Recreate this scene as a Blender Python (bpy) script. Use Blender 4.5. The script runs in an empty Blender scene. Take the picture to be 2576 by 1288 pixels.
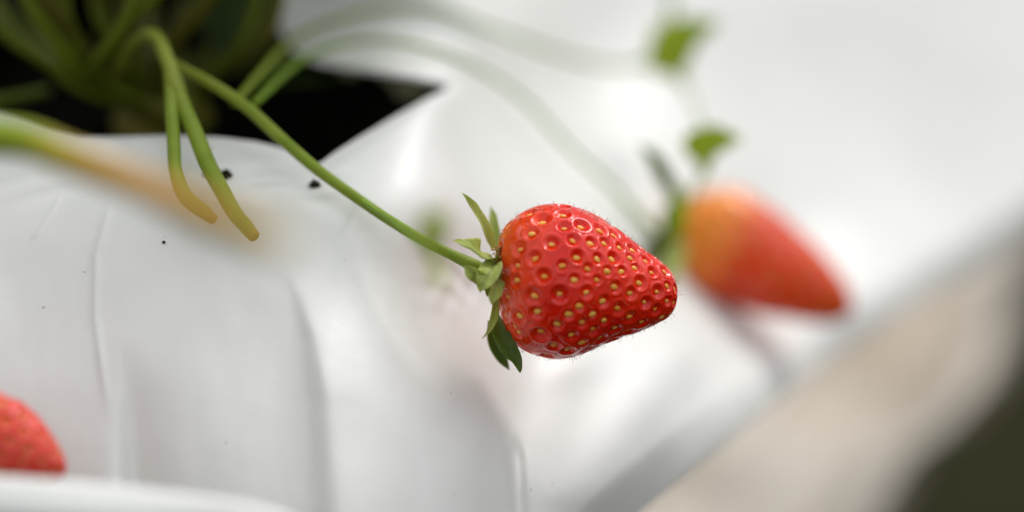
import bpy, bmesh, math, random
import numpy as np
from mathutils import Vector, Matrix, noise as mnoise

random.seed(7)
rng = np.random.default_rng(11)
scene = bpy.context.scene
COL = scene.collection
MM = 0.001

# ------------------------------------------------------------------ camera
LENS, SENSOR, W = 85.0, 36.0, 2576.0
PITCH = math.radians(25)
K = SENSOR / LENS / W                       # tangent per picture unit
CAM = np.array([0.0, -362.5, 469.0])        # millimetres
RGT = np.array([1.0, 0, 0])
UPV = np.array([0, math.sin(PITCH), math.cos(PITCH)])
FWD = np.array([0, math.cos(PITCH), -math.sin(PITCH)])

def P(px, py, d):
    """world position (mm) of a point seen at px,py standing d mm away along the optical axis"""
    px, py, d = np.broadcast_arrays(np.asarray(px, float), np.asarray(py, float), np.asarray(d, float))
    tx = (px - 1288) * K
    ty = (644 - py) * K
    return CAM + d[..., None] * (tx[..., None] * RGT + ty[..., None] * UPV + FWD)

cam_d = bpy.data.cameras.new("camera")
cam = bpy.data.objects.new("camera", cam_d)
COL.objects.link(cam)
cam.location = CAM * MM
cam.rotation_euler = (math.pi / 2 - PITCH, 0, 0)
cam_d.lens, cam_d.sensor_width = LENS, SENSOR
cam_d.clip_start, cam_d.clip_end = 0.01, 50
cam_d.dof.use_dof = True
cam_d.dof.focus_distance = 0.396
cam_d.dof.aperture_fstop = 3.7
scene.camera = cam

# ------------------------------------------------------------------ light
SUN = Vector((0.40, 0.62, 0.68)).normalized()
world = bpy.data.worlds.new("World")
scene.world = world
world.use_nodes = True
nt = world.node_tree
nt.nodes.clear()
wo = nt.nodes.new("ShaderNodeOutputWorld")
bg = nt.nodes.new("ShaderNodeBackground")
sky = nt.nodes.new("ShaderNodeTexSky")
sky.sky_type = 'NISHITA'
sky.sun_disc = False
sky.sun_elevation = math.asin(SUN.z)
sky.sun_rotation = math.atan2(SUN.x, SUN.y)
sky.air_density, sky.dust_density, sky.ozone_density = 1.0, 0.4, 1.0
hs = nt.nodes.new("ShaderNodeHueSaturation")
hs.inputs['Saturation'].default_value = 0.08
nt.links.new(sky.outputs[0], hs.inputs['Color'])
# overcast: the zenith is brighter than the horizon, darkened as by unseen trees to shape the berry's sheen
tc = nt.nodes.new("ShaderNodeTexCoord")
sx = nt.nodes.new("ShaderNodeSeparateXYZ")
nt.links.new(tc.outputs['Generated'], sx.inputs[0])
mr = nt.nodes.new("ShaderNodeMapRange")
mr.interpolation_type = 'SMOOTHSTEP'
mr.inputs['From Min'].default_value = 0.36
mr.inputs['From Max'].default_value = 0.56
mr.inputs['To Min'].default_value = 0.20
mr.inputs['To Max'].default_value = 1.6
nt.links.new(sx.outputs['Z'], mr.inputs['Value'])
mx = nt.nodes.new("ShaderNodeMix")
mx.data_type = 'RGBA'
mx.blend_type = 'MULTIPLY'
mx.inputs['Factor'].default_value = 1.0
nt.links.new(hs.outputs[0], mx.inputs[6])
nt.links.new(mr.outputs[0], mx.inputs[7])
nt.links.new(mx.outputs[2], bg.inputs['Color'])
bg.inputs['Strength'].default_value = 0.15
nt.links.new(bg.outputs[0], wo.inputs[0])

sl = bpy.data.lights.new("sun", 'SUN')
sl.energy = 0.72
sl.angle = math.radians(15)
sl.color = (1.0, 0.965, 0.92)
sun = bpy.data.objects.new("sun", sl)
COL.objects.link(sun)
sun.rotation_euler = (-SUN).to_track_quat('-Z', 'Y').to_euler()
sun.location = SUN * 3

scene.view_settings.view_transform = 'Standard'
scene.view_settings.look = 'None'
scene.view_settings.gamma = 1
scene.view_settings.exposure = 0.76
scene.view_settings.use_curve_mapping = False
scene.render.engine = 'CYCLES'
scene.cycles.use_denoising = True
scene.cycles.max_bounces = 10
scene.cycles.caustics_reflective = False
scene.cycles.caustics_refractive = False
scene.cycles.sample_clamp_indirect = 6

# ------------------------------------------------------------------ helpers
def mesh_obj(name, verts, faces, mat, parent=None, smooth=True, attrs=None, mats=None):
    """verts in world mm (n,3); faces list or (n,4) array"""
    me = bpy.data.meshes.new(name)
    v = np.asarray(verts, float) * MM
    if parent is not None:
        v = v - np.array(world_loc(parent))
    me.from_pydata(v.tolist(), [], faces.tolist() if hasattr(faces, 'tolist') else faces)
    if smooth:
        me.polygons.foreach_set('use_smooth', [True] * len(me.polygons))
    for m in (mats or [mat]):
        me.materials.append(m)
    for k, a in (attrs or {}).items():
        at = me.attributes.new(k, 'FLOAT', 'POINT')
        at.data.foreach_set('value', np.asarray(a, np.float32).ravel())
    me.update()
    o = bpy.data.objects.new(name, me)
    COL.objects.link(o)
    if parent is not None:
        o.parent = parent
    return o

def world_loc(o):
    l = Vector((0, 0, 0))
    while o is not None:
        l += o.location
        o = o.parent
    return l

def empty(name, loc_mm, label, cat, group=None):
    o = bpy.data.objects.new(name, None)
    o.empty_display_size = 0.01
    COL.objects.link(o)
    o.location = np.asarray(loc_mm) * MM
    return tag(o, label, cat, group)

def tag(o, label=None, cat=None, group=None, kind=None):
    if label: o['label'] = label
    if cat: o['category'] = cat
    if group: o['group'] = group
    if kind: o['kind'] = kind
    return o

def grid_faces(nu, nv, wrap_u=False):
    """vertex index = u*nv + v"""
    u = np.arange(nu if wrap_u else nu - 1)
    v = np.arange(nv - 1)
    U, V = np.meshgrid(u, v, indexing='ij')
    U2 = (U + 1) % nu
    return np.stack([U * nv + V, U2 * nv + V, U2 * nv + V + 1, U * nv + V + 1], -1).reshape(-1, 4)

def smoothstep(a, b, x):
    t = np.clip((x - a) / (b - a), 0, 1)
    return t * t * (3 - 2 * t)

def spline(pts, n):
    """Catmull-Rom through rows of pts (any width), n samples"""
    p = np.asarray(pts, float)
    if len(p) == 2:
        t = np.linspace(0, 1, n)[:, None]
        return p[0] * (1 - t) + p[1] * t
    p = np.vstack([2 * p[0] - p[1], p, 2 * p[-1] - p[-2]])
    m = len(p) - 3
    out = []
    for t in np.linspace(0, m - 1e-6, n):
        i = int(t); f = t - i
        a, b, c, d = p[i:i + 4]
        out.append(0.5 * (2 * b + (c - a) * f + (2 * a - 5 * b + 4 * c - d) * f * f + (3 * b - a - 3 * c + d) * f ** 3))
    return np.array(out)

def norm(v):
    v = np.asarray(v, float)
    return v / np.maximum(np.linalg.norm(v, axis=-1, keepdims=True), 1e-9)

def tube(pts, n=60, sides=18, wob=0.04, seed=0):
    """pts rows: x,y,z(mm world), radius, tint.  returns verts, faces, tint"""
    s = spline(pts, n)
    c, r, tint = s[:, :3], s[:, 3], s[:, 4]
    T = norm(np.gradient(c, axis=0))
    ref = np.array([0.13, -0.3, 0.94])
    A = norm(np.cross(T, ref)); 
    for i in range(1, n):
        a = A[i - 1] - T[i] * np.dot(A[i - 1], T[i])
        A[i] = a / np.linalg.norm(a)
    B = np.cross(T, A)
    rr = np.random.default_rng(seed)
    ph = rr.uniform(0, 6.28, 4)
    th = np.linspace(0, 2 * np.pi, sides, endpoint=False)
    k = np.linspace(0, 1, n)[:, None]
    rad = r[:, None] * (1 + wob * np.sin(k * 9 + ph[0]) + wob * np.sin(k * 23 + ph[1] + th[None] ) + wob * .8 * np.cos(2 * th[None] + ph[2] + k * 4))
    v = c[:, None] + rad[..., None] * (np.cos(th)[None, :, None] * A[:, None] + np.sin(th)[None, :, None] * B[:, None])
    # v index: i*sides + j ; wrap on j
    I, J = np.meshgrid(np.arange(n - 1), np.arange(sides), indexing='ij')
    J2 = (J + 1) % sides
    f = np.stack([I * sides + J, I * sides + J2, (I + 1) * sides + J2, (I + 1) * sides + J], -1).reshape(-1, 4).tolist()
    v = v.reshape(-1, 3)
    tt = np.repeat(tint, sides)
    # rounded caps
    for end, idx, sg in ((0, 0, -1), (n - 1, (n - 1) * sides, 1)):
        tip = c[end] + sg * T[end] * r[end] * .45
        ring = c[end] + sg * T[end] * r[end] * .32 + .62 * (v[idx:idx + sides] - c[end])
        b = len(v)
        v = np.vstack([v, ring, tip[None]])
        tt = np.concatenate([tt, np.full(sides + 1, tint[end])])
        for j in range(sides):
            j2 = (j + 1) % sides
            q = [idx + j, idx + j2, b + j2, b + j]
            t3 = [b + j, b + j2, b + sides]
            f.append(q[::-1] if sg < 0 else q)
            f.append(t3[::-1] if sg < 0 else t3)
    return v, f, tt

def clear(rows, gap=9):
    """keep a stalk in front of the film it passes over"""
    q = np.array(rows, float)
    d = tps(q[:, 0], q[:, 1]) + folds(q[:, 0], q[:, 1])
    return [(r[0], r[1], min(r[2], dd - gap), *r[3:]) for r, dd in zip(rows, d)]
def pxtube(rows, **kw):
    """rows: px,py,depth, width in picture units, tint"""
    out = []
    for px, py, d, w, t in rows:
        p = P(px, py, d)
        out.append([*p, w * K * d / 2, t])
    return tube(out, **kw)

def blade(mid, widths, nrm, cup=0.25, thick=0.25, nu=28, nv=11, teeth=0, tooth=0.0, ruffle=0.0, seed=0, veins=0):
    """leaf-like blade. mid rows (mm), widths full width along it (mm), nrm: facing hint. closed thin solid."""
    c = spline(mid, nu)
    T = norm(np.gradient(c, axis=0))
    S = norm(np.cross(T, np.asarray(nrm, float)))
    N = norm(np.cross(S, T))
    wv = np.interp(np.linspace(0, 1, nu), np.linspace(0, 1, len(widths)), widths)
    ws = spline(np.array(widths)[:, None], nu)[:, 0]
    wv = np.maximum(ws, 0.02)
    rr = np.random.default_rng(seed)
    ph = rr.uniform(0, 6.28, 3)
    t = np.linspace(-1, 1, nv)
    k = np.linspace(0, 1, nu)
    saw = np.abs(((k * teeth) % 1.0) - .35) if teeth else np.zeros(nu)
    edge = (1 - tooth * saw)
    wfull = wv[:, None] * .5 * (1 + (edge[:, None] - 1) * np.abs(t)[None] ** 6)
    off = cup * wv[:, None] * (np.abs(t)[None] ** 1.6)
    off = off + ruffle * wv[:, None] * np.sin(k[:, None] * 13 + ph[0] + t[None] * 1.3) * np.abs(t)[None]
    if veins:
        off = off - 0.02 * wv[:, None] * np.cos(2 * np.pi * (k[:, None] * veins - np.abs(t)[None] * veins * .35))
    top = c[:, None] + S[:, None] * (wfull * t[None])[..., None] + N[:, None] * off[..., None]
    th = thick * (1 - .75 * np.abs(t)[None] ** 2) * np.sin(np.pi * np.clip(k, .04, .97))[:, None] ** .5
    a = (top + N[:, None] * th[..., None] * .5).reshape(-1, 3)
    b = (top - N[:, None] * th[..., None] * .5).reshape(-1, 3)
    f = grid_faces(nu, nv)
    n0 = nu * nv
    F = np.vstack([f, f[:, ::-1] + n0]).tolist()
    # rim
    loop = [(i * nv) for i in range(nu)] + [((nu - 1) * nv + j) for j in range(1, nv)] + [(i * nv + nv - 1) for i in range(nu - 2, -1, -1)] + [j for j in range(nv - 2, 0, -1)]
    for q in range(len(loop)):
        x, y = loop[q], loop[(q + 1) % len(loop)]
        F.append([x, y, y + n0, x + n0][::-1])
    mid_at = np.tile(np.abs(t), nu * 1)
    return np.vstack([a, b]), F, np.concatenate([mid_at, mid_at])

def join(parts):
    V, F, A, n = [], [], [], 0
    for v, f, a in parts:
        V.append(v); A.append(a)
        F += [[i + n for i in q] for q in (f.tolist() if hasattr(f, 'tolist') else f)]
        n += len(v)
    return np.vstack(V), F, np.concatenate(A)

# ------------------------------------------------------------------ materials
def mat(name):
    m = bpy.data.materials.new(name)
    m.use_nodes = True
    n = m.node_tree.nodes
    return m, n, m.node_tree.links, n['Principled BSDF']

def nd(n, t, **kw):
    x = n.new(t)
    for k, v in kw.items():
        if hasattr(x, k): setattr(x, k, v)
        else: x.inputs[k.replace('_', ' ')].default_value = v
    return x

def ramp(n, stops):
    r = n.new("ShaderNodeValToRGB")
    e = r.color_ramp.elements
    while len(e) < len(stops): e.new(0.5)
    for el, (p, c) in zip(e, stops):
        el.position = p
        el.color = (*c, 1) if len(c) == 3 else c
    return r

def noise_n(n, l, scale, detail=3, rough=.55, coord='Object'):
    tc = n.new("ShaderNodeTexCoord")
    x = n.new("ShaderNodeTexNoise")
    x.inputs['Scale'].default_value = scale
    x.inputs['Detail'].default_value = detail
    x.inputs['Roughness'].default_value = rough
    l.new(tc.outputs[coord], x.inputs['Vector'])
    return x

def mixc(n, l, fac, a, b, blend='MIX'):
    m = n.new("ShaderNodeMix")
    m.data_type = 'RGBA'; m.blend_type = blend
    for s, i in ((fac, 0), (a, 6), (b, 7)):
        if hasattr(s, 'links'): l.new(s, m.inputs[i])
        elif isinstance(s, (tuple, list)): m.inputs[i].default_value = (*s, 1)
        else: m.inputs[i].default_value = s
    return m.outputs[2]

def bump(n, l, h, b, strength, dist):
    x = n.new("ShaderNodeBump")
    x.inputs['Strength'].default_value = strength
    x.inputs['Distance'].default_value = dist
    l.new(h, x.inputs['Height'])
    l.new(x.outputs[0], b.inputs['Normal'])
    return x

def film_mat(name, base, dirt, rough=.36, speck=True, patches=None):
    m, n, l, b = mat(name)
    a = noise_n(n, l, 28, 3)
    r = ramp(n, [(.38, tuple(x * .94 for x in base)), (.62, base)])
    l.new(a.outputs[0], r.inputs[0])
    col = r.outputs[0]
    if patches:
        for sc_, lo, hi in ((11, .48, .70), (30, .55, .74)):
            q = noise_n(n, l, sc_, 4, .6); rq = ramp(n, [(lo, (0, 0, 0)), (hi, (1, 1, 1))]); l.new(q.outputs[0], rq.inputs[0])
            col = mixc(n, l, rq.outputs[0], col, patches)
    if speck:
        tc = n.new("ShaderNodeTexCoord")
        warp = noise_n(n, l, 900, 2)
        add = n.new("ShaderNodeVectorMath"); add.operation = 'MULTIPLY_ADD'
        l.new(warp.outputs['Color'], add.inputs[0]); add.inputs[1].default_value = (.0012,) * 3
        l.new(tc.outputs['Object'], add.inputs[2])
        for sc, rad, keep in ((95, .045, .5), (230, .055, .66)):
            v = n.new("ShaderNodeTexVoronoi"); v.inputs['Scale'].default_value = sc
            l.new(add.outputs[0], v.inputs['Vector'])
            lt = n.new("ShaderNodeMapRange"); lt.inputs['From Min'].default_value = rad; lt.inputs['From Max'].default_value = rad * .55
            l.new(v.outputs['Distance'], lt.inputs['Value'])
            sp = n.new("ShaderNodeSeparateColor"); l.new(v.outputs['Color'], sp.inputs[0])
            gt = n.new("ShaderNodeMath"); gt.operation = 'GREATER_THAN'; gt.inputs[1].default_value = keep
            l.new(sp.outputs[0], gt.inputs[0])
            mu = n.new("ShaderNodeMath"); mu.operation = 'MULTIPLY'
            l.new(lt.outputs[0], mu.inputs[0]); l.new(gt.outputs[0], mu.inputs[1])
            mu2 = n.new("ShaderNodeMath"); mu2.operation = 'MULTIPLY'; l.new(mu.outputs[0], mu2.inputs[0]); l.new(sp.outputs[1], mu2.inputs[1])
            col = mixc(n, l, mu2.outputs[0], col, dirt)
    l.new(col, b.inputs['Base Color'])
    b.inputs['Roughness'].default_value = rough
    b.inputs['Specular IOR Level'].default_value = .5
    h = noise_n(n, l, 60, 4, .5)
    bump(n, l, h.outputs[0], b, .35, .0012)
    return m

M_FILM = film_mat("white_film", (.795, .80, .765), (.20, .19, .09), .48)
M_FILM_BACK, n, l, b = mat("black_film_underside")
b.inputs['Base Color'].default_value = (.018, .016, .012, 1); b.inputs['Roughness'].default_value = .5
M_EDGE, n, l, b = mat("film_cut_edge")
b.inputs['Base Color'].default_value = (.16, .13, .08, 1); b.inputs['Roughness'].default_value = .6
M_BEIGE = film_mat("mottled_beige_film", (.60, .54, .46), (.2, .15, .08), .5, False, patches=(.41, .315, .215))

def green_mat(name, c0, c1, dry=(.50, .22, .05), rough=.5, trans=0.0, bscale=700, bdist=.00025, mid=None):
    m, n, l, b = mat(name)
    a = noise_n(n, l, 160, 4)
    r = ramp(n, [(.3, c0), (.7, c1)]); l.new(a.outputs[0], r.inputs[0])
    at = n.new("ShaderNodeAttribute"); at.attribute_name = 'tint'
    col = mixc(n, l, at.outputs['Fac'], r.outputs[0], dry)
    if mid is not None:
        am = n.new("ShaderNodeAttribute"); am.attribute_name = 'midrib'
        rm = ramp(n, [(0, (1, 1, 1)), (.16, (0, 0, 0))]); l.new(am.outputs['Fac'], rm.inputs[0])
        col = mixc(n, l, rm.outputs[0], col, mid)
    l.new(col, b.inputs['Base Color'])
    b.inputs['Roughness'].default_value = rough
    b.inputs['Subsurface Weight'].default_value = .15
    b.inputs['Specular IOR Level'].default_value = .2
    b.inputs['Subsurface Radius'].default_value = (.6, 1, .2)
    b.inputs['Subsurface Scale'].default_value = .0012
    h = noise_n(n, l, bscale, 3); bump(n, l, h.outputs[0], b, .5, bdist)
    if trans:
        t = n.new("ShaderNodeBsdfTranslucent")
        l.new(mixc(n, l, .5, col, (.35, .5, .05)), t.inputs[0])
        ms = n.new("ShaderNodeMixShader"); ms.inputs[0].default_value = trans
        l.new(b.outputs[0], ms.inputs[1]); l.new(t.outputs[0], ms.inputs[2])
        l.new(ms.outputs[0], n['Material Output'].inputs[0])
    return m

M_STEM = green_mat("stem_green", (.165, .24, .016), (.225, .30, .03))
M_PED = green_mat("pale_pedicel", (.13, .24, .006), (.19, .31, .012))
M_DARKSTEM = green_mat("petiole_green", (.075, .10, .010), (.12, .145, .016))
M_SEPAL = green_mat("sepal_green", (.34, .42, .055), (.52, .57, .20), trans=.15, mid=(.28, .34, .12))
M_LEAF = green_mat("leaf_green", (.035, .06, .012), (.06, .10, .018), trans=.12, mid=(.10, .15, .04))
M_SEPAL_SHADE = green_mat("sepal_shaded_green", (.05, .085, .015), (.09, .13, .025), trans=.12)  # sepal green darkened, the backlit shade is put into the colour
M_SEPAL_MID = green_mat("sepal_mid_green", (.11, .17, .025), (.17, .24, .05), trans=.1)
M_BRACT = green_mat("bract_green", (.36, .47, .03), (.48, .58, .05), trans=.3)

def berry_mat(name, reds, unripe, rough=.2, sss=.25, spec=.55):
    m, n, l, b = mat(name)
    a = noise_n(n, l, 130, 4)
    r = ramp(n, [(.3, reds[0]), (.7, reds[1])]); l.new(a.outputs[0], r.inputs[0])
    at = n.new("ShaderNodeAttribute"); at.attribute_name = 'unripe'
    ru = ramp(n, [(0, (0, 0, 0)), (1, (1, 1, 1))]); l.new(at.outputs['Fac'], ru.inputs[0])
    col = mixc(n, l, ru.outputs[0], r.outputs[0], unripe)
    l.new(col, b.inputs['Base Color'])
    b.inputs['Roughness'].default_value = rough
    b.inputs['Subsurface Weight'].default_value = sss
    b.inputs['Subsurface Radius'].default_value = (1, .18, .08)
    b.inputs['Subsurface Scale'].default_value = .0016
    b.inputs['Specular IOR Level'].default_value = spec
    b.inputs['Coat Weight'].default_value = .06; b.inputs['Coat Roughness'].default_value = .05
    h = noise_n(n, l, 1100, 3); bump(n, l, h.outputs[0], b, .25, .00018)
    return m

M_BERRY = berry_mat("ripe_berry", ((.68, .007, .002), (.88, .028, .003)), (.92, .20, .02), .13, .17, .4)
M_BERRY2 = berry_mat("ripening_berry", ((.72, .028, .002), (.88, .065, .004)), (.94, .27, .012), .16, .15, .5)
M_BERRY3 = berry_mat("pink_red_berry", ((.72, .03, .02), (.82, .07, .035)), (.8, .25, .05), .34)
def seed_mat(name, c0, c1):
    m, n, l, b = mat(name)
    oi = n.new("ShaderNodeObjectInfo")
    r = ramp(n, [(0, c0), (1, c1)]); l.new(oi.outputs['Random'], r.inputs[0])
    l.new(r.outputs[0], b.inputs['Base Color'])
    b.inputs['Roughness'].default_value = .35
    b.inputs['Subsurface Weight'].default_value = .1
    b.inputs['Subsurface Scale'].default_value = .0005
    return m
M_SEED = seed_mat("seed_gold", (.80, .30, .025), (.88, .52, .09))
M_HAIR, n, l, b = mat("fine_hair")
b.inputs['Base Color'].default_value = (.35, .16, .08, 1); b.inputs['Roughness'].default_value = .5
M_STAMEN, n, l, b = mat("dried_stamen")
a = noise_n(n, l, 900, 2); r = ramp(n, [(.35, (.16, .07, .015)), (.6, (.55, .33, .09))]); l.new(a.outputs[0], r.inputs[0]); l.new(r.outputs[0], b.inputs['Base Color'])
b.inputs['Roughness'].default_value = .7
def soil_mat(name, c0, c1, scale):
    m, n, l, b = mat(name)
    a = noise_n(n, l, scale, 6, .65); r = ramp(n, [(.35, c0), (.7, c1)]); l.new(a.outputs[0], r.inputs[0]); l.new(r.outputs[0], b.inputs['Base Color'])
    b.inputs['Roughness'].default_value = .95; b.inputs['Specular IOR Level'].default_value = .1
    bump(n, l, a.outputs[0], b, 1, .004)
    return m
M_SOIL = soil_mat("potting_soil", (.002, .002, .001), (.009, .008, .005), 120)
M_GROUND = soil_mat("dark_ground", (.011, .012, .003), (.030, .026, .009), 9)
M_CRUMB = soil_mat("soil_crumb", (.012, .014, .008), (.06, .06, .035), 700)

# ------------------------------------------------------------------ setting: ground
def sheet(name, fn, nu, nv, m):
    u = np.linspace(0, 1, nu); v = np.linspace(0, 1, nv)
    U, V = np.meshgrid(u, v, indexing='ij')
    return mesh_obj(name, fn(U, V).reshape(-1, 3), grid_faces(nu, nv), m)

def ground_fn(U, V):
    x = (U - .5) * 6000; y = V * 6000 - 2500
    z = 6 * np.sin(x * .021 + y * .013) + 5 * np.sin(y * .031 - x * .017)
    return np.stack([x, y, z], -1)
g = sheet("ground", ground_fn, 120, 120, M_GROUND)
tag(g, "dark bare ground far below the beds", kind='structure')

# ------------------------------------------------------------------ white film
CTRL = np.array([
 (-700,350,440),(-700,700,412),(-700,1200,395),(-700,1700,390),
 (0,300,436),(0,500,412),(0,700,402),(0,1000,390),(0,1300,384),(0,1700,382),
 (300,345,424),(300,450,409),(300,600,401),(300,800,394),(300,1100,385),(300,1400,378),(300,1700,376),
 (550,345,421),(600,450,408),(600,600,401),(600,800,394),(600,1100,384),(600,1400,376),(600,1700,374),
 (800,412,416),(850,480,409),(850,600,403),(900,800,396),(900,1100,387),(900,1400,379),
 (1130,700,417),(1100,500,415),(1150,900,407),(1200,1100,397),(1200,1400,389),(1200,1700,386),
 (1400,700,452),(1300,500,450),(1400,400,503),(1400,1000,426),(1400,1250,406),
 (900,350,423),(1000,290,431),(1130,225,445),(1200,350,454),(1300,280,505),(1230,200,500),(1300,80,528),
 (1600,500,505),(1700,900,450),(1600,1050,428),(1500,1250,414),
 (1430,1300,411),(1750,1045,446),(2000,850,532),(2450,590,606),(3200,150,704),
 (1500,200,556),(1500,0,572),(1700,100,581),(1800,300,574),(2000,500,574),(1860,640,551),(2080,740,552),(2200,300,608),(2400,100,640),(2600,300,642),(2000,0,614),
 (3200,-300,740),(2500,-300,681),(1500,-300,596),
 (900,170,462),(750,100,478),(600,-60,496),(300,-160,525),(-60,-120,520),(-260,100,490),(1000,0,500),
 (700,-300,580),(-700,-300,640),(-700,0,525)], float)
def tps_fit(c):
    x = c[:, :2] / 1000
    n = len(x)
    d2 = ((x[:, None] - x[None]) ** 2).sum(-1)
    Kk = .5 * d2 * np.log(d2 + 1e-12) + np.eye(n) * 0.008
    Pm = np.hstack([np.ones((n, 1)), x])
    A = np.zeros((n + 3, n + 3)); A[:n, :n] = Kk; A[:n, n:] = Pm; A[n:, :n] = Pm.T
    return x, np.linalg.solve(A, np.concatenate([c[:, 2], np.zeros(3)]))
TX, TW = tps_fit(CTRL)
def tps(px, py):
    x = np.stack([px, py], -1).reshape(-1, 2) / 1000
    out = np.empty(len(x))
    for i in range(0, len(x), 60000):
        q = x[i:i + 60000]
        d2 = ((q[:, None] - TX[None]) ** 2).sum(-1)
        out[i:i + 60000] = (.5 * d2 * np.log(d2 + 1e-12)) @ TW[:-3] + TW[-3] + q @ TW[-2:]
    return out.reshape(px.shape)

def folds(px, py):
    """depth offsets (mm) of the wrinkles in the film, + is away from the viewer"""
    o = np.zeros_like(px)
    def s(ys, xs): return px - np.interp(py, ys, xs)
    def E(*pts): 
        q = np.array(pts, float); t = np.interp(py, q[:, 0], q[:, 1]); return t * t * (3 - 2 * t)
    sg = lambda x: 1 / (1 + np.exp(-np.clip(x, -40, 40)))
    d = s([700,760,850,1000,1288,1700], [728,750,775,795,815,850])
    o -= 6.0 * E((650,0),(1000,1),(2000,1)) * sg(d / (7.5 + .02*np.clip(py-700,0,600))) * np.exp(-np.maximum(d, 0) / 300)
    d = s([860,1000,1300,1700], [305,314,320,330])
    o += 7.0 * E((845,0),(1290,1),(2000,1)) ** .8 * sg(d / 13) * np.exp(-np.maximum(d, 0) / (45 + .3 * np.clip(py - 880, 0, 500)))
    d = s([515,640,800,960,1050,1200], [277,242,240,262,277,280])
    o -= .5 * E((505,0),(560,1),(900,1),(1080,0)) * np.exp(-(d / 11) ** 2)
    o -= .5 * E((505,0),(640,1),(900,1),(1100,0)) * sg(d/18) * np.exp(-np.maximum(d,0)/90)
    d = s([480,540,605], [160,125,80])
    o -= .35 * E((480,0),(510,1),(580,1),(610,0)) * np.exp(-(d / 8) ** 2)
    d = s([820,880,960,1100,1200,1288,1500,1700], [1205,1240,1285,1272,1285,1303,1335,1350])
    o += 1.2 * E((770,0),(1250,1),(2000,1)) * sg(d / 8) * np.exp(-np.maximum(d, 0) / 420)
    d = s([930,1100,1300,1700], [1030,1050,1078,1100])
    o -= .9 * E((880,0),(1250,1),(2000,1)) * sg(d / 14) * np.exp(-np.maximum(d, 0) / 110)
    d = s([1050,1120,1288,1500], [1283,1300,1312,1340])
    o += 2.2 * E((1080,0),(1160,1),(2000,1)) * np.exp(-(d / 16) ** 2)
    # small puckers along the front lip of the slit
    lip = np.exp(-((py - 440 - .06 * (px - 700)) / 55) ** 2) * smoothstep(380, 560, px) * (1 - smoothstep(800, 900, px))
    o -= lip * (.5 * np.sin(py / 8.5 + px / 60) + .4 * np.sin(py / 13 - px / 45 + 1))
    left = (1 - smoothstep(120, 260, px)) * np.exp(-((py - 460) / 40) ** 2)
    o -= left * .5 * np.sin((py + .35 * px) / 11)
    # crumpled patch beside the cap of the sharp berry
    cr_ = np.exp(-((px - 1150) / 75) ** 2 - ((py - 715) / 65) ** 2)
    o -= .55 * cr_ * (.45 * np.sin((px * .6 - py) / 11 + 1.5 * np.sin(px / 31)) + .3 * np.sin((px + .4 * py) / 8.5) + .25 * np.sin((py + .9 * px) / 17))
    # faint stretch lines running down the near flank
    nf = smoothstep(560, 800, py) * (1 - smoothstep(1150, 1300, px))
    r5 = np.random.default_rng(5)
    for k in range(14):
        wl = 16 * 1.27 ** k ** .9
        ph = r5.uniform(0, 6.28, 3); sl_ = r5.uniform(-.35, .35)
        o -= nf * .0007 * wl * np.sin((px + sl_ * py + 30 * np.sin(py / r5.uniform(120, 260) + ph[1])) / wl * 2 + ph[0]) * (.5 + .5 * np.sin(px / r5.uniform(60, 200) + py / r5.uniform(150, 400) + ph[2]))
    # long soft pulls in the lower right flank
    d = (py - 1000) + .75 * (px - 1600)
    w = smoothstep(1280, 1450, px) * smoothstep(780, 950, py)
    o += w * (3.0 * np.sin((px * .9 + py * .35) / 70 + .6) + 1.2 * np.sin((px * .8 + py * .5) / 37))
    # broad bulges of the far side
    w = smoothstep(1350, 1900, px - .2 * (py - 400))
    q = px * .8 + py * .62
    p = px * .45 - py * .9
    o += .12 * w * (9 * np.sin(q / 150 + .9 + .4 * np.sin(p / 210)) * (1 + .3 * np.sin(p / 170)) + 7 * np.sin(p / 165 + 1.2 + q / 700))
    return o

HOLE = np.array([(-260,180),(-100,258),(40,300),(120,330),(200,346),(330,343),(440,340),(550,345),(640,356),(700,370),(760,393),(797,412),(808,409),(840,385),(900,347),(1000,288),
                 (1070,250),(1128,222),(1120,214),(1000,196),(900,178),(800,160),(740,130),(690,50),(620,-60),(450,-160),(200,-170),(-60,-120),(-240,40)], float)
OUT = np.array([(-900,-400),(900,-500),(2300,-420),(3000,-350),(3320,90),(2830,430),(2510,635),(2260,785),(2050,925),(1820,1115),(1570,1320),(1280,1640),(600,1720),(-900,1720)], float)
OC = np.array([600., 250.])
def polar(poly, ang, smooth):
    d = poly - OC
    a = np.unwrap(np.arctan2(d[:, 1], d[:, 0]))
    if a[-1] < a[0]: poly = poly[::-1]; d = poly - OC; a = np.unwrap(np.arctan2(d[:, 1], d[:, 0]))
    # dense linear polygon, then radius by angle
    pts = []
    n = len(poly)
    for i in range(n):
        p, q = poly[i], poly[(i + 1) % n]
        pts.append(p + (q - p) * np.linspace(0, 1, 60, endpoint=False)[:, None])
    pts = np.vstack(pts)
    d = pts - OC
    aa = np.arctan2(d[:, 1], d[:, 0]); rr = np.hypot(*d.T)
    o = np.argsort(aa); aa, rr = aa[o], rr[o]
    aa = np.concatenate([aa - 2 * np.pi, aa, aa + 2 * np.pi]); rr = np.tile(rr, 3)
    r = np.interp(ang, aa, rr)
    if smooth:
        k = np.hanning(smooth); k /= k.sum()
        r = np.convolve(np.concatenate([r[-smooth:], r, r[:smooth]]), k, 'same')[smooth:-smooth]
    return r

NS, NT = 1500, 300
# more angular samples to the lower left and right where the folds are
base = np.linspace(-np.pi, np.pi, NS, endpoint=False)
rh = polar(HOLE, base, 9)
ro = polar(OUT, base, 61)
t = np.linspace(0, 1, NT) ** 1.25
R = rh[:, None] + (ro - rh)[:, None] * t[None]
PX = OC[0] + R * np.cos(base)[:, None]
PY = OC[1] + R * np.sin(base)[:, None]
D = tps(PX, PY) + folds(PX, PY)
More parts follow.
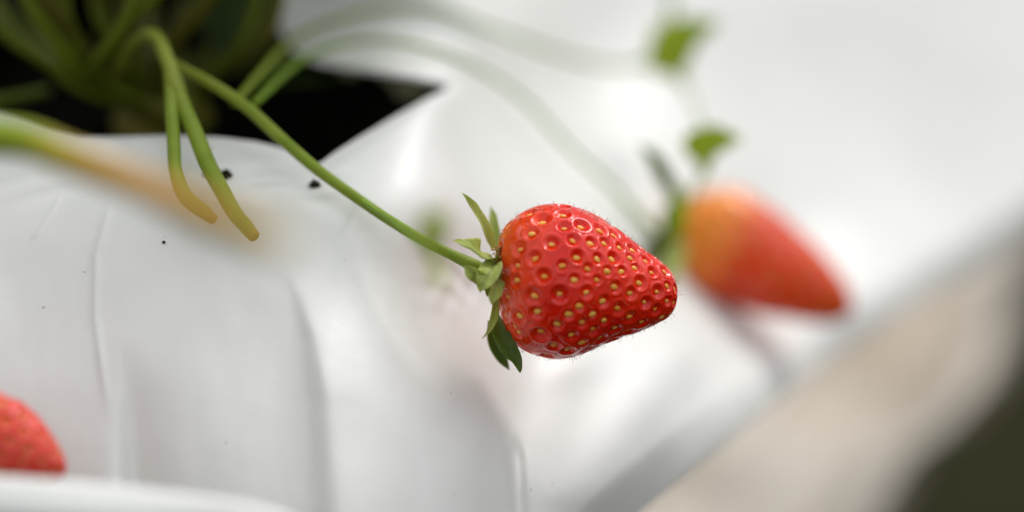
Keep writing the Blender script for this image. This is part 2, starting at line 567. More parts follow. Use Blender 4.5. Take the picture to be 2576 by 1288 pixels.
# lip rolls a little inwards at the cut
edge_mm = (R - rh[:, None]) * .066
D += 2.6 * np.exp(-(edge_mm / 1.6) ** 2)
# the hem on the far flank turns under: last rings fall away
hem = smoothstep(.02, .06, 0 * base + ((base > -.12) & (base < 1.02)).astype(float))
hw = np.exp(-(((base - .45) / .52) ** 8))
tt = np.clip((R - (ro - 115)[:, None]) / 115, 0, 1)
D += hw[:, None] * 8 * tt ** 1.5
V = P(PX, PY, D).reshape(-1, 3)
film = mesh_obj("plastic_film", V, grid_faces(NS, NT, True)[:, ::-1], M_FILM, mats=[M_FILM, M_FILM_BACK, M_EDGE])
tag(film, "white plastic film over the raised bed, wrinkled, with a dark planting slit", "plastic film")
# face direction check: normals should look back at the camera
me = film.data
pn = me.polygons[NS * 20].normal
if pn.dot(Vector(-FWD)) < 0:
    me.flip_normals()
so = film.modifiers.new("solid", 'SOLIDIFY')
so.thickness = .00035; so.offset = -1; so.material_offset = 1; so.material_offset_rim = 2

# near roll of film at the bottom
def roll_fn(U, Vv):
    px = -700 + U * 1750
    e = np.interp(px, [-700, 0, 200, 450, 620, 720, 800, 1050], [1180, 1196, 1209, 1238, 1262, 1290, 1330, 1500])
    off = np.interp(Vv, [0, .12, .25, .36, .48, .65, 1], [130, 45, 10, 0, 14, 80, 380])
    dd = np.interp(Vv, [0, .12, .25, .36, .48, .65, 1], [346, 346, 345, 343, 340, 338, 341])
    dd = dd + 1.5 * np.sin(px / 130 + Vv * 3)
    return P(px, e + off, dd)
ro_ = sheet("plastic_film", roll_fn, 160, 90, M_FILM)
tag(ro_, "blurred white fold of plastic film along the bottom edge, before the cropped berry", "plastic film")
ro_.data.flip_normals() if ro_.data.polygons[90 * 60].normal.dot(Vector(-FWD)) < 0 else None
so = ro_.modifiers.new("solid", 'SOLIDIFY'); so.thickness = .0004; so.offset = -1
sm = ro_.modifiers.new("smooth", 'SMOOTH'); sm.iterations = 12; sm.factor = .5

# mottled beige sheet lying lower down, right of the white film
EDGE = [(1500,1900),(1900,1560),(2160,1400),(2250,1288),(2328,1150),(2430,1072),(2525,960),(2562,850),(2590,690),(2760,520),(3400,120)]
INN = [(900,1900),(1200,1600),(1400,1400),(1480,1288),(1640,1150),(1760,1040),(1900,900),(2050,790),(2250,680),(2450,540),(3200,60)]
def beige_fn(U, Vv):
    a = spline(INN, U.shape[0]); b_ = spline(EDGE, U.shape[0])
    p = a[:, None] + (b_ - a)[:, None] * Vv[0][None, :, None]
    px, py = p[..., 0], p[..., 1]
    d = 680 + U * 240 - Vv * 45 - 30 * Vv * U
    d = d + 9 * np.sin(Vv * 8.5 + 2.6 + U * 1.6) + 6 * np.sin(Vv * 17 + U * 5) + 3 * np.sin(U * 21 + Vv * 6)
    d = d + 60 * smoothstep(.9, 1, Vv) ** 2
    return P(px, py, d)
bs = sheet("plastic_sheet", beige_fn, 220, 120, M_BEIGE)
tag(bs, "mottled beige plastic sheet lying lower down beyond the white film hem", "plastic sheet")
if bs.data.polygons[120 * 60].normal.dot(Vector(-FWD)) < 0: bs.data.flip_normals()
so = bs.modifiers.new("solid", 'SOLIDIFY'); so.thickness = .0006; so.offset = -1

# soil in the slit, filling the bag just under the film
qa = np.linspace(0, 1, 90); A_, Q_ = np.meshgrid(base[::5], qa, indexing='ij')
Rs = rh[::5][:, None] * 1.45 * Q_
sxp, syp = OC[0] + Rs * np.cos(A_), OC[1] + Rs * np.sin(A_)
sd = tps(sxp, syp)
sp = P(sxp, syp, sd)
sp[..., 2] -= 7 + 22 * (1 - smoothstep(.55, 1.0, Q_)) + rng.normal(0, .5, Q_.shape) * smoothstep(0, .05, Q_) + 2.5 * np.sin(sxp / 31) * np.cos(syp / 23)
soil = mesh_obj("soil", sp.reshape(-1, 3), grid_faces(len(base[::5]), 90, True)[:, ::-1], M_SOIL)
tag(soil, "black potting soil inside the slit", kind='structure')

# ------------------------------------------------------------------ strawberries
def berry_body(outline, centre, axis_deg, d, depth_f=1.0, nt=300, nph=420):
    s = d * K                                         # mm per picture unit
    ax = math.radians(axis_deg)                       # axis direction in the picture, clockwise from right
    a2 = np.array([math.cos(ax), math.sin(ax)]); u2 = np.array([math.sin(ax), -math.cos(ax)])
    o = np.asarray(outline, float) - centre
    pts = spline(np.vstack([o, o[:1]]), 900)
    al = pts @ a2; up = pts @ u2
    ang = np.arctan2(up, al); r = np.hypot(al, up)
    th = np.linspace(0, np.pi, nt)
    i = np.argsort(ang); ang, r = ang[i], r[i]
    ang = np.concatenate([ang - 2 * np.pi, ang, ang + 2 * np.pi]); r = np.tile(r, 3)
    rt, rb = np.interp(th, ang, r), np.interp(-th, ang, r)
    k = np.hanning(15); k /= k.sum()
    sm = lambda q: np.convolve(np.concatenate([q[14:0:-1], q, q[-2:-16:-1]]), k, 'same')[14:-14]
    rt, rb = sm(rt), sm(rb)
    mean0 = .5 * (rt + rb); wpole = np.sin(th) ** .5
    rt = mean0 + (rt - mean0) * np.minimum(1, wpole * 4); rb = mean0 + (rb - mean0) * np.minimum(1, wpole * 4)
    ph = np.linspace(0, 2 * np.pi, nph, endpoint=False)
    w = .5 * (1 + np.cos(ph))
    Rr = rt[None] * w[:, None] + rb[None] * (1 - w[:, None])
    Rr = Rr * (1 + (depth_f - 1) * np.sin(ph)[:, None] ** 2 * np.sin(th)[None] ** 2)
    A = a2[0] * RGT - a2[1] * UPV
    U = u2[0] * RGT - u2[1] * UPV
    N = -FWD
    dr = np.cos(th)[None, :, None] * A + np.sin(th)[None, :, None] * (np.cos(ph)[:, None, None] * U + np.sin(ph)[:, None, None] * N)
    C = P(*centre, d)
    V = C + (Rr * s)[..., None] * dr
    return dict(V=V, C=C, A=A, U=U, N=N, th=th, ph=ph, s=s, nt=nt, nph=nph, centre=np.array(centre), d=d)

def grid_normals(V):
    du = np.roll(V, -1, 0) - np.roll(V, 1, 0)
    dv = np.gradient(V, axis=1)
    n = norm(np.cross(du, dv))
    c = V.mean((0, 1))
    sgn = np.sign(((V - c) * n).sum(-1, keepdims=True)); sgn[sgn == 0] = 1
    n = n * sgn
    n[:, 0] = norm(n[:, 2].mean(0)); n[:, -1] = norm(n[:, -3].mean(0))
    return n

def make_seed_mesh(name, m):
    nu, nv = 14, 10
    v, f = [], []
    for i in range(nv + 1):
        t = math.pi * i / nv
        for j in range(nu):
            p = 2 * math.pi * j / nu
            x = math.cos(t); rr = math.sin(t) * (1 - .22 * x)
            v.append((x * .62 * MM, rr * math.cos(p) * .44 * MM, rr * math.sin(p) * .27 * MM))
    for i in range(nv):
        for j in range(nu):
            f.append((i * nu + j, i * nu + (j + 1) % nu, (i + 1) * nu + (j + 1) % nu, (i + 1) * nu + j))
    me = bpy.data.meshes.new(name)
    me.from_pydata(v, [], f); me.polygons.foreach_set('use_smooth', [True] * len(f)); me.materials.append(m); me.update()
    bm = bmesh.new(); bm.from_mesh(me); bmesh.ops.remove_doubles(bm, verts=bm.verts, dist=1e-7); bmesh.ops.recalc_face_normals(bm, faces=bm.faces); bm.to_mesh(me); bm.free()
    return me

def make_berry(B, root, m, seed_px, spacing, dimple, seedmesh, unripe_fn, hairs=0, named_max=95, seed_scale=1.0, soft=1.0):
    V0 = B['V']; N0 = grid_normals(V0)
    nph, nt = B['nph'], B['nt']
    flatV = V0.reshape(-1, 3); flatN = N0.reshape(-1, 3)
    rel = flatV - CAM
    dep = rel @ FWD
    px = 1288 + (rel @ RGT) / dep / K; py = 644 - (rel @ UPV) / dep / K
    facing = (flatN * norm(CAM - flatV)).sum(-1)
    seeds, named = [], []
    for x, y in seed_px:
        c = (px - x) ** 2 + (py - y) ** 2 + np.where(facing > .02, 0, 1e6)
        seeds.append(int(np.argmin(c)))
    thg = np.tile(B['th'], nph)
    loc_sp = spacing * (1 - .42 * smoothstep(1.0, .15, thg)) 
    P_ = flatV[seeds] if seeds else np.zeros((0, 3))
    cand = rng.permutation(len(flatV))
    wgt = np.sin(thg)
    for c in cand[:45000]:
        if thg[c] > 2.75 or rng.random() > wgt[c] + .05: continue
        if len(P_) and ((P_ - flatV[c]) ** 2).sum(1).min() < loc_sp[c] ** 2: continue
        if seed_px and facing[c] > .22: continue
        seeds.append(int(c)); P_ = np.vstack([P_, flatV[c][None]])
    P_ = flatV[seeds]
    # spacing to neighbour sets dimple size
    dd = np.sqrt(((P_[:, None] - P_[None]) ** 2).sum(-1)) + np.eye(len(P_)) * 99
    nn = np.sort(dd, 1)[:, :3].mean(1)
    rad = np.clip(nn * .44, .7, 1.6)
    fac = rng.uniform(.6, 1.35, len(P_)); rad = rad * rng.uniform(.85, 1.15, len(P_))
    h = np.zeros(len(flatV)); best = np.full(len(flatV), 9.0)
    for i in range(0, len(flatV), 20000):
        q = flatV[i:i + 20000]
        d2 = np.sqrt(((q[:, None] - P_[None]) ** 2).sum(-1))
        x = d2 / rad[None]
        dm = -(1 - smoothstep(.28, 1.0, x)) * fac[None] * rad[None] * dimple + .075 * np.exp(-((x - 1.08) / .22) ** 2) * rad[None]
        # near-flush floors merge: take the deepest dimple
        k = np.argmin(x, 1)
        h[i:i + 20000] = dm[np.arange(len(q)), k]
        best[i:i + 20000] = x[np.arange(len(q)), k]
    lump = np.array([mnoise.noise(Vector(p * .16)) for p in flatV[::1]]) if len(flatV) < 130000 else np.zeros(len(flatV))
    # calyx hollow
    hol = -1.4 * smoothstep(2.85, 3.12, thg)
    V1 = flatV + flatN * (h * soft + hol + lump * .35)[:, None]
    # crowd noise gently off the poles
    un = unripe_fn(B, flatV, thg)
    body = mesh_obj("flesh", V1, grid_faces(nph, nt, True), m, root, attrs={'unripe': un})
    if body.data.polygons[nt * 10 + nt // 2].normal.dot(Vector(flatN[(nt) * 10 + nt // 2])) < 0: body.data.flip_normals()
    # seeds
    hidden = []
    wl = np.array(world_loc(body))
    order = sorted(range(len(seeds)), key=lambda i: -facing[seeds[i]])
    cnt = 0
    for i in order:
        s = seeds[i]
        n_ = flatN[s]; p = flatV[s] + n_ * (-fac[i] * rad[i] * dimple * soft + rng.uniform(.06, .15) * seed_scale + lump[s] * .35)
        t_ = B['A'] - n_ * np.dot(B['A'], n_); t_ = norm(t_)
        b_ = np.cross(n_, t_)
        an = rng.normal(0, .3); t2 = t_ * math.cos(an) + b_ * math.sin(an); b2 = np.cross(n_, t2)
        sc = seed_scale * rng.choice([.82, .92, 1.0, 1.06, 1.15]) * (0.72 + .28 * smoothstep(.3, 1.0, thg[s]))
        Mx = Matrix(((t2[0], b2[0], n_[0]), (t2[1], b2[1], n_[1]), (t2[2], b2[2], n_[2]))).to_4x4()
        Mx = Matrix.Translation(Vector(p * MM - wl)) @ Mx @ Matrix.Diagonal((sc, sc, sc, 1))
        if facing[s] > .03 and cnt < named_max:
            o = bpy.data.objects.new("seed", seedmesh)
            COL.objects.link(o); o.parent = body; o.matrix_local = Mx; cnt += 1
        else:
            hidden.append(Mx)
    if hidden:
        sv = np.array([v.co for v in seedmesh.vertices]); sf = [list(p.vertices) for p in seedmesh.polygons]
        parts = []
        for Mx in hidden:
            Ma = np.array(Mx)
            parts.append((((sv @ Ma[:3, :3].T) + Ma[:3, 3] + wl) / MM, sf, np.zeros(len(sv))))
        v, f, _ = join(parts)
        o = mesh_obj("seeds", v, f, seedmesh.materials[0], body)
        o['kind'] = 'stuff'
    if hairs:
        parts = []
        V1r = V1
        for c in rng.choice(len(flatV), hairs * 4, replace=False):
            if rng.random() > np.sin(thg[c]) + .04 or best[c] < .75: continue
            tip = smoothstep(.9, .1, thg[c])
            L = rng.uniform(.35, .75) * (1 + .5 * tip)
            n_ = norm(flatN[c] + rng.normal(0, .28, 3))
            p0 = V1r[c]; p1 = p0 + n_ * L * .6; p2 = p0 + n_ * L + rng.normal(0, .09, 3)
            v, f, a = tube([[*p0, .03, 0], [*p1, .024, 0], [*p2, .034, 0]], n=4, sides=4, wob=0)
            parts.append((v, f, a))
            if len(parts) >= hairs: break
        v, f, _ = join(parts)
        o = mesh_obj("fine_hairs", v, f, M_HAIR, body); o['kind'] = 'stuff'
    return body

S2 = lambda x, y: ((1840 + x / 2.0132) * .67083, (740 + y / 2.0125) * .67083)
SEEDS1 = [S2(*p) for p in [(545,65),(548,125),(380,160),(288,120),(690,207),(558,217),(303,270),(830,243),(935,278),(460,340),(620,322),(765,338),(868,338),
 (985,368),(1080,388),(212,390),(325,452),(660,443),(815,463),(933,456),(1060,453),(1180,470),(540,510),(178,512),(740,535),(885,555),(998,557),(1097,529),
 (1222,560),(1318,560),(398,598),(635,622),(810,625),(1132,643),(1335,672),(182,630),(945,678),(1265,712),(1395,690),(325,752),(520,735),(725,718),(1060,725),
 (113,752),(855,787),(1170,795),(1340,783),(1388,798),(675,828),(962,842),(1250,852),(592,890),(772,885),(348,870),(860,930),(1050,907),(210,900),(698,948),
 (1300,910),(1358,885),(500,963),(940,990),(1150,953),(780,1005),(175,985),(375,1033),(610,1043),(1050,1018),(478,1125),(832,1065),(690,1095),(920,1075),(580,1158),(205,1030)]]
OUT1 = [(1256,650),(1258,615),(1264,586),(1284,556),(1322,531),(1370,517),(1420,515),(1465,525),(1510,548),(1560,583),(1610,620),(1650,650),(1682,680),(1700,710),(1706,745),(1700,775),(1680,802),
        (1640,824),(1600,839),(1560,850),(1520,863),(1482,882),(1450,895),(1410,902),(1360,896),(1320,881),(1290,855),(1266,805),(1252,745),(1250,695)]
root1 = empty("strawberry", P(1440, 710, 400), "ripe glossy red strawberry in sharp focus, dotted with golden seeds", "strawberry", "strawberries on the plant")
B1 = berry_body(OUT1, (1440, 708), 7, 400, 1.0)
SEEDM = make_seed_mesh("seed", M_SEED)
def unripe1(B, V, th):
    r = V - B['C']
    up = (r @ B['U']) / 12
    return np.clip(smoothstep(2.2, 2.9, th) * (.25 + .75 * smoothstep(-.1, .8, up)) * .85 + .16 * smoothstep(1.75, 2.3, th), 0, 1)
make_berry(B1, root1, M_BERRY, SEEDS1, 2.95, .44, SEEDM, unripe1, hairs=850)

C1 = lambda x, y: (1046.5 + x * .42714, 429.3 + y * .42714)
def sepal(parent, rows, m, nrm=None, cup=.25, name="sepal", seed=0, thick=.22, attr=0):
    """rows: crop x,y,depth,width(crop units)"""
    mid = [P(*C1(x, y), d) for x, y, d, w in rows]
    wd = [w * 1.12 * .42714 * K * d for x, y, d, w in rows]
    v, f, a = blade(mid, wd, -FWD if nrm is None else nrm, cup=cup, thick=thick, seed=seed, ruffle=.09, nu=36, nv=15, veins=5)
    return mesh_obj(name, v, f, m, parent, attrs={'midrib': a, 'tint': np.full(len(v), attr)})
# calyx
cal = mesh_obj("calyx", *(lambda t: (t[0], t[1]))(pxtube([(*C1(395, 590), 400, 24, 0), (*C1(430, 600), 400, 42, 0), (*C1(462, 612), 400, 56, 0), (*C1(482, 620), 400, 48, 0),(*C1(515, 632), 400, 40, 0)], n=20, seed=3)), M_SEPAL, root1)
sepal(cal, [(452,470,402,30),(430,400,402,52),(395,315,401,60),(345,225,400,50),(300,165,399,26),(270,130,398,2)], M_SEPAL, nrm=-FWD+.9*RGT, seed=1)
sepal(cal, [(482,470,406,40),(478,380,407,58),(465,290,408,52),(450,240,409,24),(440,208,409,2)], M_SEPAL, nrm=-FWD-.6*RGT, seed=2)
sepal(cal, [(468,545,398,80),(405,515,394,135),(335,470,392,120),(270,436,391,66),(216,412,390,2)], M_SEPAL, nrm=-FWD+1.2*UPV, cup=.3, seed=3)
sepal(cal, [(455,620,398,70),(420,640,394,95),(370,620,391,85),(320,590,390,66),(282,560,390,6)], M_SEPAL, nrm=-FWD-.4*UPV, seed=4)
sepal(cal, [(440,640,397,60),(432,690,394,66),(425,725,393,40),(418,742,392,3)], M_SEPAL, nrm=-FWD, seed=5)
sepal(cal, [(462,660,397,36),(466,760,396,44),(458,850,395,46),(435,925,394,30),(410,965,393,12),(388,990,393,2)], M_SEPAL, nrm=-FWD+.5*RGT, seed=6)
sepal(cal, [(462,860,401,50),(492,950,399,85),(540,1040,397,92),(585,1110,396,70),(607,1160,395,34),(613,1192,395,2)], M_SEPAL_SHADE, nrm=-FWD+.2*RGT, seed=7)
sepal(cal, [(445,880,404,40),(460,1000,404,70),(505,1100,404,60),(550,1175,404,4)], M_SEPAL_SHADE, seed=8)
sepal(cal, [(468,540,395,70),(440,590,391,120),(405,650,390,100),(385,690,390,50),(378,715,390,4)], M_SEPAL, nrm=-FWD-.2*RGT, seed=10)
sepal(cal, [(474,600,395,60),(468,680,392,84),(452,745,391,60),(445,790,391,4)], M_SEPAL, nrm=-FWD+.4*RGT, seed=11)
# dried stamens
parts = []
for i in range(70):
    x, y = rng.normal(492, 13), rng.uniform(450, 600)
    p0 = P(*C1(478, 525 + .45 * (y - 525)), 399); p1 = P(*C1(x, y), 397 + rng.normal(0, 3))
    q = p1 + rng.normal(0, .35, 3)
    parts.append(tube([[*p0, .10, 0], [*p1, .09, 0], [*q, .16, 0]], n=6, sides=6, wob=.1, seed=i))
v, f, _ = join(parts)
mesh_obj("dried_stamens", v, f, M_STAMEN, root1)['kind'] = 'stuff'
# pedicel
v, f, tn = pxtube([(438,160,428,24,.25),(470,178,425,26,.2),(530,210,421,27,.15),(620,270,416,28,.05),(710,350,411,29,0),(800,428,407,28,0),(900,500,404,27,0),(1000,566,401,27,0),(1090,618,399,27,0),(1150,648,399,29,0),(1185,664,399,34,0),(1212,680,400,36,0)], n=140, seed=5)
mesh_obj("pedicel", v, f, M_STEM, root1, attrs={'tint': tn * .6})

# second berry, ripening, farther back
D2 = 512
OUT2 = [(1690,640),(1692,590),(1715,535),(1760,502),(1820,488),(1885,500),(1950,545),(2010,600),(2065,660),(2105,722),(2126,775),(2108,806),(2058,814),(1985,802),(1905,782),(1830,757),(1760,742),(1710,710)]
OUT2 = [(1852 + (x - 1850) * 1.05, 642 + (y - 645) * 1.09) for x, y in OUT2]
_c, _s = math.cos(math.radians(4)), math.sin(math.radians(4))
OUT2 = [(1848 + (x - 1850) * _c + (y - 645) * _s, 647 - (x - 1850) * _s + (y - 645) * _c) for x, y in OUT2]
root2 = empty("strawberry", P(1860, 650, D2), "blurred orange-shouldered strawberry hanging behind the sharp one", "strawberry", "strawberries on the plant")
B2 = berry_body(OUT2, (1850, 647), 18, D2, .95, nt=220, nph=300)
def unripe2(B, V, th):
    r = V - B['C']
    return np.clip(smoothstep(1.35, 2.35, th + .25 * (r @ B['U']) / 12), 0, 1)
make_berry(B2, root2, M_BERRY2, [], 3.6, .36, SEEDM, unripe2, named_max=90, seed_scale=1.25)
def pxsepal(parent, rows, m, nrm=None, cup=.22, seed=0, name="sepal", thick=.3):
    mid = [P(x, y, d) for x, y, d, w in rows]; wd = [w * K * d for x, y, d, w in rows]
    v, f, a = blade(mid, wd, -FWD if nrm is None else nrm, cup=cup, thick=thick, seed=seed, ruffle=.05)
    return mesh_obj(name, v, f, m, parent, attrs={'midrib': a, 'tint': np.zeros(len(v))})
cv, cf, ct = pxtube([(1665,598,507,30,0),(1680,606,508,56,0),(1696,614,509,70,0),(1706,618,510,56,0),(1728,628,511,40,0)], n=16, seed=9)
cal2 = mesh_obj("calyx", cv, cf, M_SEPAL, root2)
pxsepal(cal2, [(1690,600,497,40),(1690,540,493,58),(1688,495,489,54),(1665,450,484,56),(1635,402,479,48),(1606,366,475,4)], M_SEPAL_MID, nrm=-FWD+.5*UPV, seed=1)
pxsepal(cal2, [(1694,600,495,40),(1700,560,490,52),(1706,510,485,44),(1712,470,481,4)], M_BRACT, seed=2)
pxsepal(cal2, [(1690,610,499,50),(1670,620,495,80),(1640,630,491,60),(1610,650,487,4)], M_SEPAL_SHADE, seed=3)
pxsepal(cal2, [(1694,612,497,50),(1690,650,493,66),(1682,690,489,44),(1676,720,487,4)], M_SEPAL, seed=4)
pxsepal(cal2, [(1700,590,517,50),(1718,540,518,60),(1745,505,521,44),(1770,480,529,4)], M_SEPAL, seed=5)
v, f, tn = pxtube(clear([(640,260,460,19,0),(760,150,460,18,0),(900,105,468,16,0),(1050,115,480,14,0),(1200,170,488,12,0),(1330,262,492,12,0),(1430,370,494,12,0),(1540,470,500,14,0),(1620,556,505,20,0),(1672,602,507,30,0)]), n=120, seed=12)
mesh_obj("pedicel", v, f, M_PED, root2, attrs={'tint': tn})

# cropped berry at the lower left
D3 = 366
OUT3 = [(-330,1120),(-300,1020),(-220,970),(-120,965),(-20,982),(50,1012),(105,1062),(145,1118),(166,1168),(160,1200),(120,1216),(30,1222),(-80,1240),(-200,1255),(-290,1220)]
root3 = empty("strawberry", P(-80, 1110, D3), "pinkish red strawberry cut off by the edge, low against the white film", "strawberry", "strawberries on the plant")
B3 = berry_body(OUT3, (-90, 1112), 14, D3, .72, nt=260, nph=340)
make_berry(B3, root3, M_BERRY3, [], 3.0, .42, make_seed_mesh("seed", seed_mat("seed_tan", (.62, .24, .04), (.70, .38, .08))), lambda B, V, th: np.zeros(len(V)), named_max=60)
cv, cf, ct = pxtube([(-345,1085,363,30,0),(-330,1092,363,66,0),(-312,1098,364,60,0)], n=12, seed=19)
cal3 = mesh_obj("calyx", cv, cf, M_SEPAL, root3)
for i, (x, y, d) in enumerate([(-300,960,359),(-250,1010,351),(-260,1180,353),(-350,1230,359),(-400,980,363)]):
    pxsepal(cal3, [(-326,1092,361,40),((-326+x)/2-8,(1092+y)/2,d+2,75),(x,y,d,4)], M_SEPAL, seed=30+i)
v, f, tn = pxtube([(-335,1090,363,24,0),(-420,1030,380,24,0),(-520,880,392,24,0),(-560,640,404,24,0),(-420,420,420,26,0),(-150,290,445,26,0),(120,230,468,26,0)], n=80, seed=21)
mesh_obj("pedicel", v, f, M_STEM, root3, attrs={'tint': tn})

# ------------------------------------------------------------------ the plant
crown_p = P(400, 255, 474) - np.array([0, 0, 8])
plant = empty("strawberry_plant", crown_p - np.array([0, 0, 10]), "leafy green strawberry plant rooted in the dark slit, with cut stalks", "plant")
cr = tube([[*(crown_p + np.array([0, 0, -16])), 7, .3], [*(crown_p), 9, .2], [*(crown_p + np.array([2, 0, 9])), 7, .1], [*(crown_p + np.array([3, 0, 16])), 4, 0]], n=20, seed=2, wob=.12)
mesh_obj("crown", cr[0], cr[1], M_DARKSTEM, plant, attrs={'tint': cr[2]})
# fruit stalk with two cut ends
v, f, tn = pxtube([(300,180,452,34,.2),(335,118,442,34,.15),(372,88,434,35,.1),(402,108,428,36,.1),(424,160,422,38,.1),(436,205,418,42,.1),(446,240,415,40,.1)], n=60, seed=31)
stalk = mesh_obj("fruit_stalk", v, f, M_STEM, plant, attrs={'tint': tn})
v, f, tn = pxtube([(428,190,420,34,.1),(432,240,415,36,.05),(434,310,409,36,0),(438,390,404,36,0),(444,440,401,36,0),(456,478,399,37,.05),(482,510,397,36,.05),(515,535,396,34,.25),(539,553,396,27,.65)], n=90, seed=32)
mesh_obj("cut_stalk", v, f, M_STEM, stalk, attrs={'tint': tn})
v, f, tn = pxtube([(436,195,419,40,.1),(456,250,414,40,.05),(486,325,408,42,0),(520,405,403,43,0),(556,478,400,41,0),(590,535,398,40,0),(618,570,397,39,0),(641,595,396,32,.5)], n=90, seed=33)
mesh_obj("cut_stalk", v, f, M_STEM, stalk, attrs={'tint': tn})
# stalk hairs
parts = []
for i in range(160):
    u = rng.uniform(0, 1)
    a = np.array([436, 195]) * (1 - u) + np.array([520, 405]) * u + rng.normal(0, 7, 2)
    dd = 419 * (1 - u) + 403 * u - 1.2
    p0 = P(a[0], a[1], dd); p1 = p0 + rng.normal(0, .7, 3) + np.array([.6, -.1, .3])
    parts.append(tube([[*p0, .025, 0], [*((p0 + p1) / 2 + .1), .02, 0], [*p1, .012, 0]], n=4, sides=4, wob=0))
v, f, tn = join(parts)
o = mesh_obj("fine_hairs", v, f, M_PED, stalk); o['kind'] = 'stuff'

# bud stalk arching to the right with small bracts
v, f, tn = pxtube(clear([(590,260,462,20,.1),(660,180,462,20,.1),(740,100,466,19,.1),(850,50,474,18,.05),(980,20,486,16,0),(1110,28,498,14,0),(1250,78,512,13,0),(1400,135,522,13,0),(1540,165,528,13,0),(1680,150,532,16,0)]), n=110, seed=41)
bst = mesh_obj("flower_stalk", v, f, M_PED, plant, attrs={'tint': tn})
v, f, tn = pxtube([(1690,150,532,20,0),(1690,60,535,18,0),(1686,-60,541,16,0),(1680,-200,546,14,0)], n=40, seed=42)
mesh_obj("flower_stalk", v, f, M_PED, plant, attrs={'tint': tn})
def bract(rows, seed, parent):
    mid = [P(x, y, d) for x, y, d, w in rows]; wd = [1.2 * w * K * d for x, y, d, w in rows]
    v, f, a = blade(mid, wd, -FWD + .5 * UPV, cup=.3, thick=.5, seed=seed, ruffle=.06)
    return mesh_obj("bract", v, f, M_BRACT, parent, attrs={'midrib': np.ones(len(v)), 'tint': np.zeros(len(v))})
bract([(1685,190,528,70),(1702,145,525,116),(1735,108,522,100),(1775,78,519,54),(1812,58,517,4)], 1, bst)
bract([(1690,175,529,50),(1682,125,529,80),(1686,80,530,56),(1696,45,531,4)], 2, bst)
v, f, tn = pxtube([(1700,180,528,8,0),(1735,235,515,8,0),(1760,300,493,8,0),(1776,370,488,9,0),(1760,450,492,10,0),(1715,545,498,12,0),(1692,600,502,14,0)], n=50, seed=43)
thin = mesh_obj("flower_stalk", v, f, M_PED, plant, attrs={'tint': tn})
bract([(1758,415,482,60),(1780,388,480,100),(1808,368,478,84),(1838,356,476,42),(1868,350,475,4)], 3, thin)
bract([(1760,405,483,40),(1764,372,483,60),(1774,345,483,44),(1786,318,483,4)], 4, thin)

# small sterile side shoot reaching towards the viewer, left of the sharp berry
v, f, tn = pxtube([(900,500,406,9,0),(950,532,392,10,0),(1010,572,374,10,0),(1060,622,350,10,0),(1088,642,334,11,0)], n=50, seed=44)
shoot = mesh_obj("flower_stalk", v, f, M_PED, plant, attrs={'tint': tn})
bract([(1088,645,334,16),(1092,612,322,60),(1097,580,318,66),(1102,552,315,44),(1106,528,320,3)], 5, shoot)
bract([(1088,640,334,12),(1094,668,328,24),(1106,700,324,22),(1120,735,321,3)], 6, shoot)
# dried runner reaching towards the viewer at the left
v, f, tn = pxtube([(-500,250,356,88,0),(-250,295,346,92,0),(-60,335,336,90,0),(60,355,328,88,.05),(150,388,321,86,.4),(260,430,312,84,.8),(380,478,301,80,.95),(500,525,287,76,.9),(620,570,270,70,.8),(720,605,252,60,.7)], n=80, seed=51)
rn = mesh_obj("runner", v, f, green_mat("runner_green", (.23, .33, .012), (.31, .41, .03), dry=(.56, .29, .06), rough=.7), plant, attrs={'tint': tn})
# petioles and leaves
def leaf(pts, w, leaf_len, up, seed, n_leaflets=3, mstem=M_DARKSTEM):
    """petiole rows px,py,d; leaf at the last point"""
    rr = np.random.default_rng(seed)
    v, f, tn = pxtube([(x, y, d, w, .12) for x, y, d in pts], n=60, seed=seed)
    pet = mesh_obj("petiole", v, f, mstem, plant, attrs={'tint': tn})
    if not n_leaflets: return
    a = P(*pts[-2]); b_ = P(*pts[-1])
    dirn = norm(b_ - a)
    flat = norm(dirn * np.array([1, 1, .25])); side = norm(np.cross(flat, [0, 0, 1]))
    for k, an in enumerate([0, 1.15, -1.15][:n_leaflets]):
        dv = flat * math.cos(an) + side * math.sin(an)
        L = leaf_len * (1 if k == 0 else .9)
        droop = np.array([0, 0, -1.]) * L
        mid = [b_, b_ + dv * L * .35 + droop * .02, b_ + dv * L * .7 + droop * .08, b_ + dv * L + droop * .22]
        wd = np.array([.06, .55, .80, .84, .68, .38, .04]) * L
        nn = norm(np.array(up) + rr.normal(0, .12, 3))
        vv, ff, aa = blade(mid, wd, nn, cup=.10, thick=.4, nu=64, nv=21, teeth=11, tooth=.22, ruffle=.05, seed=seed + k, veins=8)
        mesh_obj("leaflet", vv, ff, M_LEAF, pet, attrs={'midrib': aa, 'tint': np.zeros(len(vv))})
UPW = (0, 0, 1)
leaf([(330,250,472),(230,150,460),(140,40,448),(60,-70,438),(-60,-250,425)], 48, 46, UPW, 61)
leaf([(360,250,474),(290,130,468),(250,20,462),(230,-120,456),(200,-380,450)], 44, 50, (.1, -.2, 1), 62)
leaf([(380,250,476),(340,140,474),(320,20,474),(300,-150,474),(280,-520,474)], 46, 52, UPW, 63)
leaf([(400,250,470),(420,130,460),(520,0,450),(600,-120,442),(760,-420,436)], 46, 50, (.1, .1, 1), 64)
leaf([(420,250,478),(440,120,482),(480,-20,486),(540,-180,492),(760,-620,500)], 44, 55, UPW, 65)
leaf([(430,260,482),(560,120,490),(640,0,496),(720,-160,505),(960,-560,520)], 46, 55, (-.1, 0, 1), 66)
leaf([(420,260,480),(380,60,500),(340,-150,515),(300,-400,530),(260,-760,545)], 46, 58, UPW, 67)
leaf([(450,265,478),(540,190,470),(620,140,466),(680,60,464),(700,-60,464),(640,-300,460)], 40, 48, (0, -.1, 1), 68)
